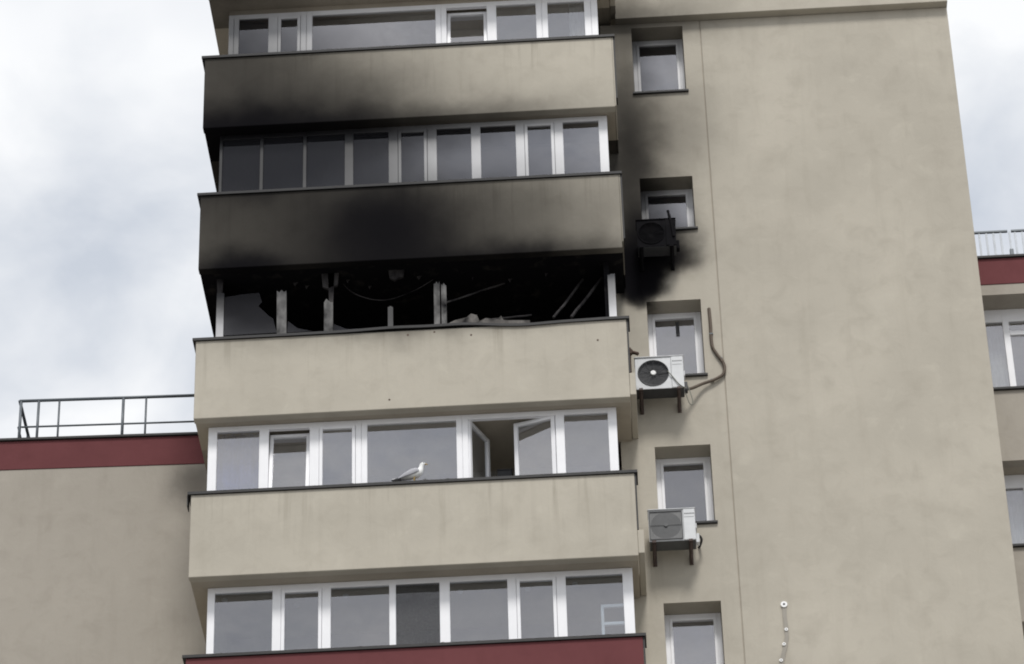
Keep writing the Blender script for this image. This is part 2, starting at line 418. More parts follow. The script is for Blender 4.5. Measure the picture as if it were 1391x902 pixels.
# plain wall with window openings
WX0, WX1 = 1.918, 2.772
OPEN = [(-0.24, 1.155), (-3.42+.36, -2.0), (-5.90, -4.45), (-8.60, -7.19), (-11.40, -9.975)]
def wall_openings(b, x0, x1, z0, z1, Y, ox0, ox1, opens, depth):
    b.quad((x0, Y, z0), (ox0, Y, z0), (ox0, Y, z1), (x0, Y, z1))
    b.quad((ox1, Y, z0), (x1, Y, z0), (x1, Y, z1), (ox1, Y, z1))
    zs = sorted(opens); cur = z0
    for (a, c) in zs:
        b.quad((ox0, Y, cur), (ox1, Y, cur), (ox1, Y, a), (ox0, Y, a))
        y2 = Y+depth
        b.quad((ox0, Y, a), (ox1, Y, a), (ox1, y2, a), (ox0, y2, a))
        b.quad((ox0, Y, c), (ox0, y2, c), (ox1, y2, c), (ox1, Y, c))
        b.quad((ox0, Y, a), (ox0, y2, a), (ox0, y2, c), (ox0, Y, c))
        b.quad((ox1, Y, a), (ox1, Y, c), (ox1, y2, c), (ox1, y2, a))
        cur = c
    b.quad((ox0, Y, cur), (ox1, Y, cur), (ox1, Y, z1), (ox0, Y, z1))
SX = 3.062
b = B()
wall_openings(b, 1.40, SX-.008, -HZ, 1.245, WY, WX0, WX1, OPEN, .55)
obj('wall', b, 'beige', tower)
b = B(); b.box(SX-.008, SX+.008, WY+.010, WY+.06, -HZ, 1.245)                      # joint between the two wall fields
obj('wall_joint', b, 'soffit', tower)
b = B(); b.box(SX+.008, XE, WY-.004, 1.80, -HZ, 1.245, .012)
obj('gable_wall', b, 'beige', tower)
b = B(); b.box(1.66, XE+.006, 1.09, 1.80, 1.247, ROOF, .01)
obj('roof_band', b, 'beige', tower)
b = B()                                                                             # side and rear walls and roof
b.box(XE-.3, XE-.002, 1.802, 13, -HZ, ROOF-.01)
b.box(-4.86, -4.56, 1.95, 13, -HZ, ROOF-.01)
b.box(-4.56, XE-.3, 12.7, 13, -HZ, ROOF-.01)
b.box(-4.56, XE-.3, 1.95, 12.7, ROOF-.3, ROOF-.02)
b.box(-4.86, 1.40, .5, .8, -HZ, -12.9)
obj('outer_wall', b, 'beige', tower)

# rooms behind the small windows
def lin_room(name, x0, x1, y0, y1, z0, z1, mat):
    b = B()
    b.quad((x0, y1, z0), (x1, y1, z0), (x1, y1, z1), (x0, y1, z1))
    b.quad((x0, y0, z0), (x0, y1, z0), (x0, y1, z1), (x0, y0, z1))
    b.quad((x1, y0, z0), (x1, y0, z1), (x1, y1, z1), (x1, y1, z0))
    b.quad((x0, y0, z1), (x0, y1, z1), (x1, y1, z1), (x1, y0, z1))
    b.quad((x0, y0, z0), (x1, y0, z0), (x1, y1, z0), (x0, y1, z0))
    return obj(name, b, mat, tower)
def small_window(i, gmat):
    z0, z1 = OPEN[i]
    yf = WY+.34
    fr = .085
    b = B()
    b.box(WX0+.003, WX0+fr, yf, yf+.07, z0+.02, z1-.003, .006); b.box(WX1-fr, WX1-.003, yf, yf+.07, z0+.02, z1-.003, .006)
    b.box(WX0+fr, WX1-fr, yf+.002, yf+.068, z1-fr, z1-.003, .006); b.box(WX0+fr, WX1-fr, yf+.002, yf+.068, z0+.02, z0+fr+.02, .006)
    win = obj('window', b, 'pvc', tower)
    b = B(); k = .045
    x0, x1, a, c = WX0+fr-.01, WX1-fr+.01, z0+fr+.01, z1-fr+.01
    b.box(x0, x0+k, yf-.016, yf+.05, a, c, .005); b.box(x1-k, x1, yf-.016, yf+.05, a, c, .005)
    b.box(x0+k, x1-k, yf-.014, yf+.05, a, a+k, .005); b.box(x0+k, x1-k, yf-.014, yf+.05, c-k, c, .005)
    obj('sash', b, 'pvc', win)
    b = B(); b.box(x0+k-.005, x1-k+.005, yf+.018, yf+.036, a+k-.005, c-k+.005); obj('pane', b, gmat, win)
    b = B(); b.box(WX0-.03, WX1+.035, WY-.045, yf, z0-.028, z0+.012, .006); obj('sill', b, 'coping', win)
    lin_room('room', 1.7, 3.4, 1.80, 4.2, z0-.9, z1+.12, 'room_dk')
    return win, (x0+k, x1-k, yf, a+k, c-k)
for i, g in enumerate(['glass', 'glass', 'glass', 'glass_dim', 'glass']):
    win, box_ = small_window(i, g)
    if i == 2:                                              # thin black strip standing in for a dark reflection in the pane
        X, Z = pt(920, 437, box_[2]); X2, Z2 = pt(918, 456, box_[2])
        b = B(); b.box(X-.03, X+.028, box_[2]+.004, box_[2]+.016, Z2, Z); obj('dark_reflection', b, 'reflect_dk', win)

# ------------------------------------------------------------------ balconies
def zcop(i): return -SH*i
INSET = {-1: .5, 0: .46, 1: .24, 2: .30, 3: .28, 4: .36}     # glazing set back, by storey (index of the fascia it stands on)
def fascia(i, mat, lab=None, bent=False):
    zt = zcop(i); zb = zt-PHT
    b = B(); b.box(XL, XR, 0, .15, zb, zt-.045, .012)
    par = obj('balcony_parapet', b, mat, tower, label=lab)
    # coping: folded dark sheet with a drip edge
    b = B(); n = 60 if bent else 1
    prof = [(-.032, -.050), (-.032, -.004), (.36, .012), (.36, -.035), (-.020, -.040), (-.020, -.050)]
    rows = []
    for k in range(n+1):
        x = CL+(CR-CL)*k/n
        dz = 0
        if bent:
            u = (x+1.6)/1.0
            dz = .035*math.exp(-u*u)-.045*math.exp(-((x-.15)/.45)**2)+.012*math.sin(x*5.1)*math.exp(-((x+.5)/1.6)**2)
        rows.append([b.bm.verts.new((x, y, zt+z+dz)) for y, z in prof])
    for k in range(n):
        for j in range(len(prof)):
            b.bm.faces.new((rows[k][j], rows[k+1][j], rows[k+1][(j+1) % len(prof)], rows[k][(j+1) % len(prof)]))
    b.bm.faces.new(rows[0]); b.bm.faces.new(rows[-1][::-1])
    cp_ = obj('coping', b, 'coping', par)
    if not bent:
        for xs_ in (CL+2.05+.13*i, CL+4.2-.11*i):
            q = B(); q.box(xs_, xs_+.045, -.035, .05, zt-.052, zt+.002, .003); obj('coping_lap', q, 'coping', par)
    if i in (0, 1):
        b = B(); b.box(XR+.001, 1.604, .003, WY-.002, zt-1.36 if i else zb+.02, zt-.046, .006); obj('end_panel', b, mat, par)
    xe_ = 1.606 if i in (0, 1) else XR+.002
    b = B(); b.box(xe_, xe_+.024, .004, .19, zt-(1.30 if i in (0, 1) else 1.02), zt-.042); obj('edge_trim', b, 'coping', par)
    if i == 3:
        b = B(); b.box(CL+.002, XL-.06, .01, .19, zt-.22, zt-.042); obj('end_flashing', b, 'coping', par)
    if i not in (0, 1):
        b = B(); b.box(XR+.003, 1.677, .012, WY-.002, zt-1.43, zt-1.03, .008); obj('slab_nose', b, mat if mat != 'red' else 'beige', par)
    # slab whose underside is the soffit of the storey below
    burnt = (i == 1)
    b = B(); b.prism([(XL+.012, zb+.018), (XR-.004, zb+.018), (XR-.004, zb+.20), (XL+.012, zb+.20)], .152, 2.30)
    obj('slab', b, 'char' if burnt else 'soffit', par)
    return par
fascia(-1, 'beige_par', 'beige balcony parapet of the storey under the roof')
fascia(0, 'beige_par', 'balcony parapet with dark soot fading across one end')
fascia(1, 'beige_par', 'soot-blackened balcony parapet above the burnt-out balcony')
p3 = fascia(2, 'beige_par', 'clean beige parapet of the burnt-out balcony with warped coping', bent=True)
fascia(3, 'beige_par', 'clean beige parapet below the open window and the gull')
fascia(4, 'red', 'dark red balcony parapet')

GX0, GX1 = -4.86, 1.385
def bounds(i):
    y = INSET[i]
    zs = zcop(i)+.016                       # frame stands on the coping
    zt = zcop(i-1)-PHT+.014                 # up to the soffit
    return y, zs, zt
def make_sash(b, x0, x1, z0, z1, y, k=.05):
    b.box(x0, x0+k, y-.018, y+.045, z0, z1, .005); b.box(x1-k, x1, y-.018, y+.045, z0, z1, .005)
    b.box(x0+k, x1-k, y-.016, y+.045, z0, z0+k, .005); b.box(x0+k, x1-k, y-.016, y+.045, z1-k, z1, .005)
def xat(px_, i):
    """photo column -> X, taken on the glazing plane at the visible foot of the frame"""
    y = INSET[i]
    row = {0: 58, 1: 245, 2: 445, 3: 652, 4: 870}[i]
    for _ in range(2): pass
    return pt(px_, row-(px_-560)*.05, y)[0]
def glazing(i, posts, panes, ends, gmat='glass', ztop=None, pmat='pvc', sash_pale=True, label=None):
    """posts: list of (px0, px1); panes: list of kinds, one between neighbouring posts"""
    y, zs, zt = bounds(i)
    top = zt if ztop is None else ztop
    b = B()
    P = [(xat(a, i), xat(c, i)) for a, c in posts]
    f = .07
    b.box(P[0][0], P[-1][1], y-.002, y+.068, top-f-.02, top, .005)
    b.box(P[0][0], P[-1][1], y-.002, y+.068, zs, zs+f, .005)
    win = obj('balcony_window', b, pmat, tower, label=label)
    if ztop is not None and zt-top > .02:
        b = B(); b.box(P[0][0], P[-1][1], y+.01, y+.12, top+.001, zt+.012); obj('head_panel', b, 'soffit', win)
    for k, (a, c) in enumerate(P):
        b = B()
        mid = (a+c)/2
        m_ = 'pvc_grey' if (posts[k][0] < 0) else pmat
        if c-a > .165:          # two coupled profiles with a shadow joint between them
            b.box(a, mid-.004, y-.006, y+.072, zs+.002, top-.002, .006); b.box(mid+.004, c, y-.006, y+.072, zs+.002, top-.002, .006)
            b.box(mid-.004, mid+.004, y+.01, y+.07, zs+.01, top-.01)
        else: b.box(a, c, y-.006, y+.072, zs+.002, top-.002, .006)
        obj('mullion', b, m_, win)
    for k, kind in enumerate(panes):
        x0, x1 = P[k][1], P[k+1][0]; z0, z1 = zs+f, top-f-.02
        if kind == 'gap': continue
        gm = gmat
        if kind.startswith('f'):
            b = B(); b.box(x0-.004, x1+.004, y+.02, y+.038, z0-.004, z1+.004); obj('pane', b, gm, win)
        elif kind.startswith('s') or kind.startswith('t'):
            k_ = .05 if kind[0] == 's' else .055
            b = B(); make_sash(b, x0+.004, x1-.004, z0+.004, z1-.004, y, k_)
            b2 = B(); b2.box(x0+k_, x1-k_, y+.012, y+.03, z0+k_, z1-k_)
            if kind[0] == 't':   # tilted inwards at the top
                mt = Matrix.Translation((0, y, z0)) @ Matrix.Rotation(R(-7.5), 4, 'X') @ Matrix.Translation((0, -y, -z0))
                b.xform(mt); b2.xform(mt)
            obj('sash', b, pmat, win); obj('pane', b2, gm, win)
    return win, P, (y, zs, top)

# storey 0 (top in view)
w0, P0, g0 = glazing(0, [(310, 324), (364, 377), (408, 424), (592, 607), (662, 675), (729, 745), (795, 813)],
                     ['f', 's', 'f', 't', 'f', 'f'], None, ztop=1.235, label='balcony window of the highest storey in view, one sash tilted')
# storey 1 (above the fire)
w1, P1, g1 = glazing(1, [(297, 301), (352, 357), (411, 416), (468, 480), (528, 541), (581, 594), (641, 654), (702, 714), (755, 767), (816, 828)],
                     ['f', 'f', 'f', 'f', 's', 'f', 'f', 's', 'f'], None, label='balcony window above the fire, its panes blackened at one end')
# storey 3 (gull, open casement)
w3, P3, g3 = glazing(3, [(281, 293), (351, 364), (420, 433), (483, 499), (621, 637), (757, 769), (829, 841)],
                     ['f', 't', 's', 'f', 'gap', 'f'], None, label='balcony window with two casements standing open')
y, zs, top = g3
xa, xb = P3[4][1]+.006, P3[5][0]-.006; xm = (xa+xb)/2
for hx, ex, ang in ((xa, xm, 66), (xb, xm, -17)):
    b = B(); b2 = B(); x0, x1 = min(hx, ex), max(hx, ex)
    make_sash(b, x0, x1, zs+.076, top-.074, y+.02, .062); b2.box(x0+.06, x1-.06, y+.03, y+.048, zs+.13, top-.13)
    mt = Matrix.Translation((hx, y+.03, 0)) @ Matrix.Rotation(R(ang), 4, 'Z') @ Matrix.Translation((-hx, -y-.03, 0))
    obj('sash', b.xform(mt), 'pvc', w3); obj('pane', b2.xform(mt), 'glass', w3)
# storey 4 (lowest in view)
w4, P4, g4 = glazing(4, [(280, 290), (369, 381), (437, 449), (529, 538), (598, 612), (691, 703), (758, 771), (849, 863)],
                     ['f', 's', 'f', 'f', 'f', 's', 'f'], None, gmat='glass_dim', label='balcony window above the red parapet')

b = B(); y_, zs_, top_ = g4; b.box(P4[3][1]+.004, P4[4][0]-.004, y_+.004, y_+.008, zs_+.074, top_-.095); obj('insect_screen', b, 'screen', w4)
# inner walls of the enclosed balconies and their side walls
for i in range(0, 5):
    y, zs, zt = bounds(i)
    fl = zcop(i)-PHT+.20
    burnt = i == 2
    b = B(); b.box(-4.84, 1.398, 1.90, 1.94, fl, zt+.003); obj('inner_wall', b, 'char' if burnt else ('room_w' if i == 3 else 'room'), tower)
    g0x = {0: P0, 1: P1, 3: P3, 4: P4}.get(i)
    gx0, gx1 = (g0x[0][0], g0x[-1][1]) if g0x else (-4.80, 1.36)
    b = B(); b.box(gx0+.004, gx0+.09, y+.075, 2.28, fl, zt+.003); obj('side_wall', b, 'char' if burnt else 'beige', tower)
    b = B(); b.box(gx1-.09, gx1-.004, y+.075, WY-.003 if False else 1.895, fl, zt+.003); obj('side_wall', b, 'char' if burnt else 'beige', tower)

# ------------------------------------------------------------------ burnt balcony: remains of the window
y, zs, zt = bounds(2)
b = B(); b.box(-4.80, -2.2, y, y+.066, zs-.004, zs+.05, .005)
wb = obj('balcony_window', b, 'charfr', tower, label='burnt-out balcony window with broken posts and almost no glass')
b = B(); b.box(.2, 1.36, y, y+.066, zs-.03, zs+.035, .005); obj('bottom_rail', b, 'charfr', wb)
def stub(px0, px1, ytop, ybot, jag=.04, mat='charfr', lean=0.0):
    x0, x1 = xat(px0, 2), xat(px1, 2); zt_ = pt((px0+px1)/2, ytop, y)[1]
    z0 = zs+.0
    b = B(); n = 4; ps = [(x0, z0), (x1, z0)]
    for k in range(n+1):
        ps.append((x1+(x0-x1)*k/n+lean, zt_+random.uniform(-jag, jag)))
    b.prism(ps, y-.004, y+.062); obj('broken_post', b, mat, wb)
stub(293, 303, 398, 455, .02, 'pvc'); stub(376, 389, 394, 452, .05, 'charfr', -.01); stub(440, 452, 408, 450, .05, 'charfr')
stub(527, 534, 417, 447, .02, 'pvc_grey'); stub(590, 598, 384, 437, .03, 'charfr'); stub(600, 607, 386, 437, .04, 'charfr'); stub(828, 838, 372, 430, .02, 'pvc')
# melted tops of the posts still hanging from the soffit
for (pa, pb, yb) in ((436, 458, 392), (528, 548, 380), (292, 300, 402), (445, 452, 418)):
    x0, x1 = xat(pa, 2), xat(pb, 2); zb_ = pt((pa+pb)/2, yb, y)[1]
    b = B(); b.prism([(x0, zt+.004), (x0+.02, zb_+.05), ((x0+x1)/2-.02, zb_), ((x0+x1)/2+.03, zb_+.035), (x1, zb_+.06), (x1+.02, zt+.004)], y+.005, y+.05)
    obj('melted_frame_rest', b, 'charbar', wb)
def poly_px(pl, Y): return [pt(a, c, Y) for a, c in pl]
b = B(); b.prism(poly_px([(304, 456), (305, 404), (330, 400), (352, 398), (356, 410), (351, 416), (366, 430), (371, 433), (376, 452)], y+.03), y+.026, y+.034)
obj('broken_pane', b, 'shard', wb)
b = B(); b.prism(poly_px([(390, 452), (391, 436), (404, 446), (424, 450)], y+.03), y+.026, y+.034); obj('broken_pane', b, 'shard', wb)
b = B(); b.prism(poly_px([(453, 449), (453, 440), (470, 447), (520, 446)], y+.03), y+.026, y+.034); obj('broken_pane', b, 'shard', wb)
# fallen rails inside
def bar(name, label, cat, a, c, r=.018, mat='charbar', group=None):
    (x0, z0), (x1, z1) = pt(a[0], a[1], a[2]), pt(c[0], c[1], c[2])
    b = B(); d = Vector((x1-x0, c[2]-a[2], z1-z0)); n_ = 6
    b.tube([(x0+d.x*k/n_+random.uniform(-.008, .008), a[2]+d.y*k/n_, z0+d.z*k/n_+random.uniform(-.008, .008)) for k in range(n_+1)], r, 6)
    obj(name, b, mat, None, label=label, cat=cat, group=group, pivot=(x0, a[2], z0))
bar('fallen_rail', 'thin scorched rail slanting across the burnt balcony opening', 'rail', (604, 412, .37), (708, 377, .95), .015)
bar('fallen_frame_bar', 'scorched frame bar leaning inside the burnt balcony, farther from its end post', 'frame bar', (752, 432, .37), (792, 380, .8), .022)
bar('fallen_frame_bar', 'scorched frame bar leaning inside the burnt balcony, closest to its end post', 'frame bar', (776, 431, .37), (822, 372, .85), .026)
bar('fallen_frame_bar', 'short scorched bar lying low across the burnt balcony sill', 'frame bar', (664, 434, .37), (722, 428, .6), .016)
# charred strips hanging from the soffit edge and a sagging cable
for (pa, pb, yb, Yh) in ((398, 404, 386, .5), (414, 419, 378, .6), (470, 474, 384, .5), (500, 504, 373, .7), (566, 572, 376, .5), (640, 643, 371, .6), (690, 695, 367, .7), (740, 743, 372, .6)):
    x0, x1 = pt(pa, 380, Yh)[0], pt(pb, 380, Yh)[0]; z_ = min(pt((pa+pb)/2, yb, Yh)[1], zt-.06)
    b = B(); b.prism([(x0, zt+.004), (x0+.012, (zt+z_)/2), ((x0+x1)/2, z_), (x1, (zt+z_)/2+.03), (x1+.015, zt+.004)], Yh, Yh+.02)
    obj('hanging_char', b, 'charbar', wb)
b = B(); b.tube(smooth_path([(pt(a, c, .6)[0], .6, pt(a, c, .6)[1]) for a, c in ((455, 372), (480, 398), (520, 408), (560, 396), (588, 380))]), .008, 6)
obj('burnt_cable', b, 'charbar', None, True, label='burnt cable sagging inside the burnt-out balcony', cat='cable', pivot=(pt(520, 408, .6)[0], .6, pt(520, 408, .6)[1]))
# rubble on the sill
def rubble(name, label, x0, x1, yc, z, h, sd):
    rnd = random.Random(sd); b = B()
    for k in range(26):
        u = rnd.random(); cx = x0+(x1-x0)*u; hh = h*math.sin(math.pi*min(max(u, .06), .94))
        s_ = rnd.uniform(.03, .085)
        r_ = bmesh.ops.create_icosphere(b.bm, subdivisions=1, radius=s_)
        cc = Vector((cx, yc+rnd.uniform(-.09, .10), z+rnd.random()*hh))
        q = Matrix.Rotation(rnd.uniform(0, 3), 3, Vector((rnd.random(), rnd.random(), rnd.random()+.1)).normalized())
        sx, sy, sz = rnd.uniform(.7, 2.0), rnd.uniform(.6, 1.2), rnd.uniform(.35, .9)
        for v in r_['verts']:
            v.co = q @ Vector((v.co.x*sx, v.co.y*sy, v.co.z*sz))*rnd.uniform(.85, 1.15)+cc
    obj(name, b, 'rubble', None, label=label, cat='rubble', pivot=((x0+x1)/2, yc, z))
xa, za = pt(610, 436, .22); xb, zb_ = pt(735, 430, .22)
rubble('rubble_heap', 'heap of grey ash and plaster rubble on the burnt balcony sill', xa, xb, .24, zcop(2)+.01, .13, 3)
b = B()
x0, z0 = pt(612, 441, .1); x1, z1 = pt(668, 432, .1)
sheet = [pt(a, c, .1) for a, c in [(606, 443), (618, 437), (634, 433), (640, 428), (648, 430), (652, 439), (646, 441), (660, 434), (690, 437), (720, 437)]]
pv = [(xx, zcop(2)+.004) for xx in (sheet[-1][0], sheet[0][0])]
b.prism([(p[0], max(p[1], zcop(2)+.02)) for p in sheet]+pv, .06, .085)
obj('bent_sheet', b, 'rubble', None, label='torn pale sheet strip lying along the warped coping', cat='debris', pivot=(sheet[3][0], .07, zcop(2)))

# ------------------------------------------------------------------ things in and on the balconies
# curtains behind the glass
def curtain(px0, px1, i, mat, label, z_lo, z_hi, dy=.16, amp=.018, waves=9):
    x0, x1 = xat(px0, i), xat(px1, i); yy = INSET[i]+dy
    b = B(); n = waves*8; lo, hi = [], []
    for k in range(n+1):
        u = k/n; x = x0+(x1-x0)*u; o_ = amp*math.sin(u*waves*2*math.pi)+amp*.4*math.sin(u*17)
        lo.append(b.bm.verts.new((x, yy+o_*1.3, z_lo))); hi.append(b.bm.verts.new((x, yy+o_, z_hi)))
    for k in range(n): b.bm.faces.new((lo[k], lo[k+1], hi[k+1], hi[k]))
    r_ = bmesh.ops.solidify(b.bm, geom=b.bm.faces[:], thickness=.003)
    obj('curtain', b, mat, None, True, label=label, cat='curtain', pivot=((x0+x1)/2, yy, z_lo))
curtain(774, 794, 0, 'curtain', 'narrow white curtain behind the end pane of the highest balcony window', -.1, 1.2, .13, .012, 3)
curtain(292, 352, 3, 'curtain_b', 'bluish curtain behind the end pane beside the tilted sash', zcop(3)-.3, zcop(3)+1.29, .17, .02, 5)

# white drying rack behind the lowest window
yr = INSET[4]+.10
xa, za = pt(818, 824, yr); xb, zb_ = pt(858, 822, yr); _, zm = pt(818, 848, yr)
rk = root('drying_rack', 'white tubular drying rack standing behind the lowest balcony window', 'rack', (xa+xb)/2, yr, zcop(4)-PHT+.20)
fl = zcop(4)-PHT+.20
for xx in (xa, xb-.06): b = B(); b.tube([(xx, yr, fl), (xx, yr, za)], .024, 8); obj('leg', b, 'white', rk, True)
for k in range(5):
    zz = za-(za-zm)*k
    if zz < fl+.1: break
    b = B(); b.box(xa-.02, xb-.045, yr-.02, yr+.02, zz-.026, zz+.026, .005); obj('rung', b, 'white', rk)
# tall dark cabinet seen through the open casement
xa, za = pt(676, 638, .8); xb, _ = pt(695, 638, .8); fl3 = zcop(3)-PHT+.20
cb = root('tall_cabinet', 'dark narrow cabinet top just visible through the open casements', 'cabinet', (xa+xb)/2, .95, fl3)
b = B(); b.box(xa, xb, .8, 1.1, fl3, za-.02, .004); obj('body', b, 'dark', cb)
b = B(); b.box(xa-.012, xb+.012, .79, 1.11, za-.018, za, .004); obj('top', b, 'dark', cb)
b = B(); b.box((xa+xb)/2-.05, (xa+xb)/2+.05, .782, .798, fl3+1.0, fl3+1.03); obj('handle', b, 'steel', cb)
# ceiling spots behind the lowest window
zc4 = zcop(3)-PHT+.018
for (a, c) in ((305, 815), (403, 822), (470, 809), (625, 803), (717, 800), (781, 793)):
    d = AR*((a-PW/2)/PF)-AU*((c-PH/2)/PF)+AF
    t_ = (zc4+HZ-CAM.z)/d.z; p = CAM+d*t_
    if p.y < INSET[4]+.14: p.y = INSET[4]+.14
    sp = root('ceiling_spotlight', 'small white ceiling spotlight above the lowest balcony window', 'spotlight', p.x, p.y, zc4, 'ceiling spotlights of the lowest balcony')
    b = B(); r_ = bmesh.ops.create_cone(b.bm, cap_ends=True, segments=20, radius1=.042, radius2=.05, depth=.014)
    bmesh.ops.translate(b.bm, verts=b.bm.verts, vec=(p.x, p.y, zc4-.009)); obj('bezel', b, 'lamp', sp)
    b = B(); r_ = bmesh.ops.create_cone(b.bm, cap_ends=True, segments=16, radius1=.03, radius2=.03, depth=.006)
    bmesh.ops.translate(b.bm, verts=b.bm.verts, vec=(p.x, p.y, zc4-.019)); obj('bulb', b, 'white', sp)

# ------------------------------------------------------------------ gull on the coping
gx, gz = pt(563, 654, .06); gz = zcop(3)+.004
gy = .07
gull = root('gull', 'white gull with grey wings standing on the balcony coping', 'bird', gx, gy, gz)
def loft(spine, n=14):
    """spine: (x, z, half height, half width) rings across a path in X,Z"""
    b = B(); rings = []
    for i, (x, z, hh, hw) in enumerate(spine):
        a, c = spine[max(i-1, 0)], spine[min(i+1, len(spine)-1)]
        d = Vector((c[0]-a[0], 0, c[1]-a[1])).normalized(); nrm = Vector((-d.z, 0, d.x))
        rings.append([b.bm.verts.new(Vector((gx+x, gy, gz+z))+nrm*hh*math.sin(2*math.pi*k/n)+Vector((0, 1, 0))*hw*math.cos(2*math.pi*k/n)) for k in range(n)])
    for i in range(len(rings)-1):
        for k in range(n): b.bm.faces.new((rings[i][k], rings[i][(k+1) % n], rings[i+1][(k+1) % n], rings[i+1][k]))
    b.bm.faces.new(rings[0][::-1]); b.bm.faces.new(rings[-1]); return b
S = 1.0
bd = [(-.23, .105, .008, .02), (-.17, .118, .022, .032), (-.11, .135, .045, .055), (-.04, .150, .064, .070), (.03, .172, .070, .073), (.075, .205, .060, .062),
      (.095, .250, .042, .043), (.103, .290, .034, .034), (.112, .318, .036, .035), (.130, .340, .033, .031), (.152, .342, .020, .020), (.162, .339, .010, .011)]
bd = [tuple(q*S for q in r_) for r_ in bd]
obj('body', loft(bd), 'feather_w', gull, True)
obj('beak', loft([tuple(q*S for q in r_) for r_ in [(.156, .339, .011, .011), (.18, .335, .009, .008), (.202, .327, .003, .003)]], 8), 'beak', gull, True)
for sgn in (-1, 1):
    b = B(); rows = []
    for (x, z, hh, off) in [(.075, .195, .018, .062), (.03, .190, .044, .076), (-.05, .168, .052, .074), (-.13, .138, .040, .058), (-.20, .108, .024, .040), (-.25, .088, .012, .024)]:
        row = []
        for k in range(8):
            a = 2*math.pi*k/8
            row.append(b.bm.verts.new((gx+x*S, gy+sgn*(off+.012*math.cos(a))*S, gz+(z+hh*math.sin(a))*S)))
        rows.append(row)
    for i in range(len(rows)-1):
        for k in range(8): b.bm.faces.new((rows[i][k], rows[i][(k+1) % 8], rows[i+1][(k+1) % 8], rows[i+1][k]))
    b.bm.faces.new(rows[0]); b.bm.faces.new(rows[-1]); obj('wing', b, 'feather_g', gull, True)
    b = B(); b.prism([(gx+(-.22)*S, gz+.108*S), (gx-.345*S, gz+.058*S), (gx-.33*S, gz+.048*S), (gx-.20*S, gz+.082*S)], gy+sgn*.018*S, gy+sgn*.036*S)
    obj('wing_tip', b, 'feather_k', gull)
    b = B(); b.tube([(gx+.005, gy+sgn*.03, gz+.105), (gx-.006, gy+sgn*.03, gz+.055), (gx+.006, gy+sgn*.03, gz+.012)], [.011, .007, .006], 6)
    for t_ in (-.5, 0, .5):
        b.tube([(gx+.006, gy+sgn*.03, gz+.010), (gx+.06*math.cos(t_), gy+sgn*.03+.06*math.sin(t_), gz+.005)], .004, 5)
    obj('leg', b, 'beak', gull)
    b = B(); r_ = bmesh.ops.create_icosphere(b.bm, subdivisions=2, radius=.006)
    bmesh.ops.translate(b.bm, verts=b.bm.verts, vec=(gx+.140*S, gy+sgn*.029*S, gz+.350*S)); obj('eye', b, 'feather_k', gull)
b = B(); b.prism([(gx-.22*S, gz+.108*S), (gx-.33*S, gz+.078*S), (gx-.33*S, gz+.066*S), (gx-.22*S, gz+.088*S)], gy-.03, gy+.03); obj('tail', b, 'feather_w', gull)

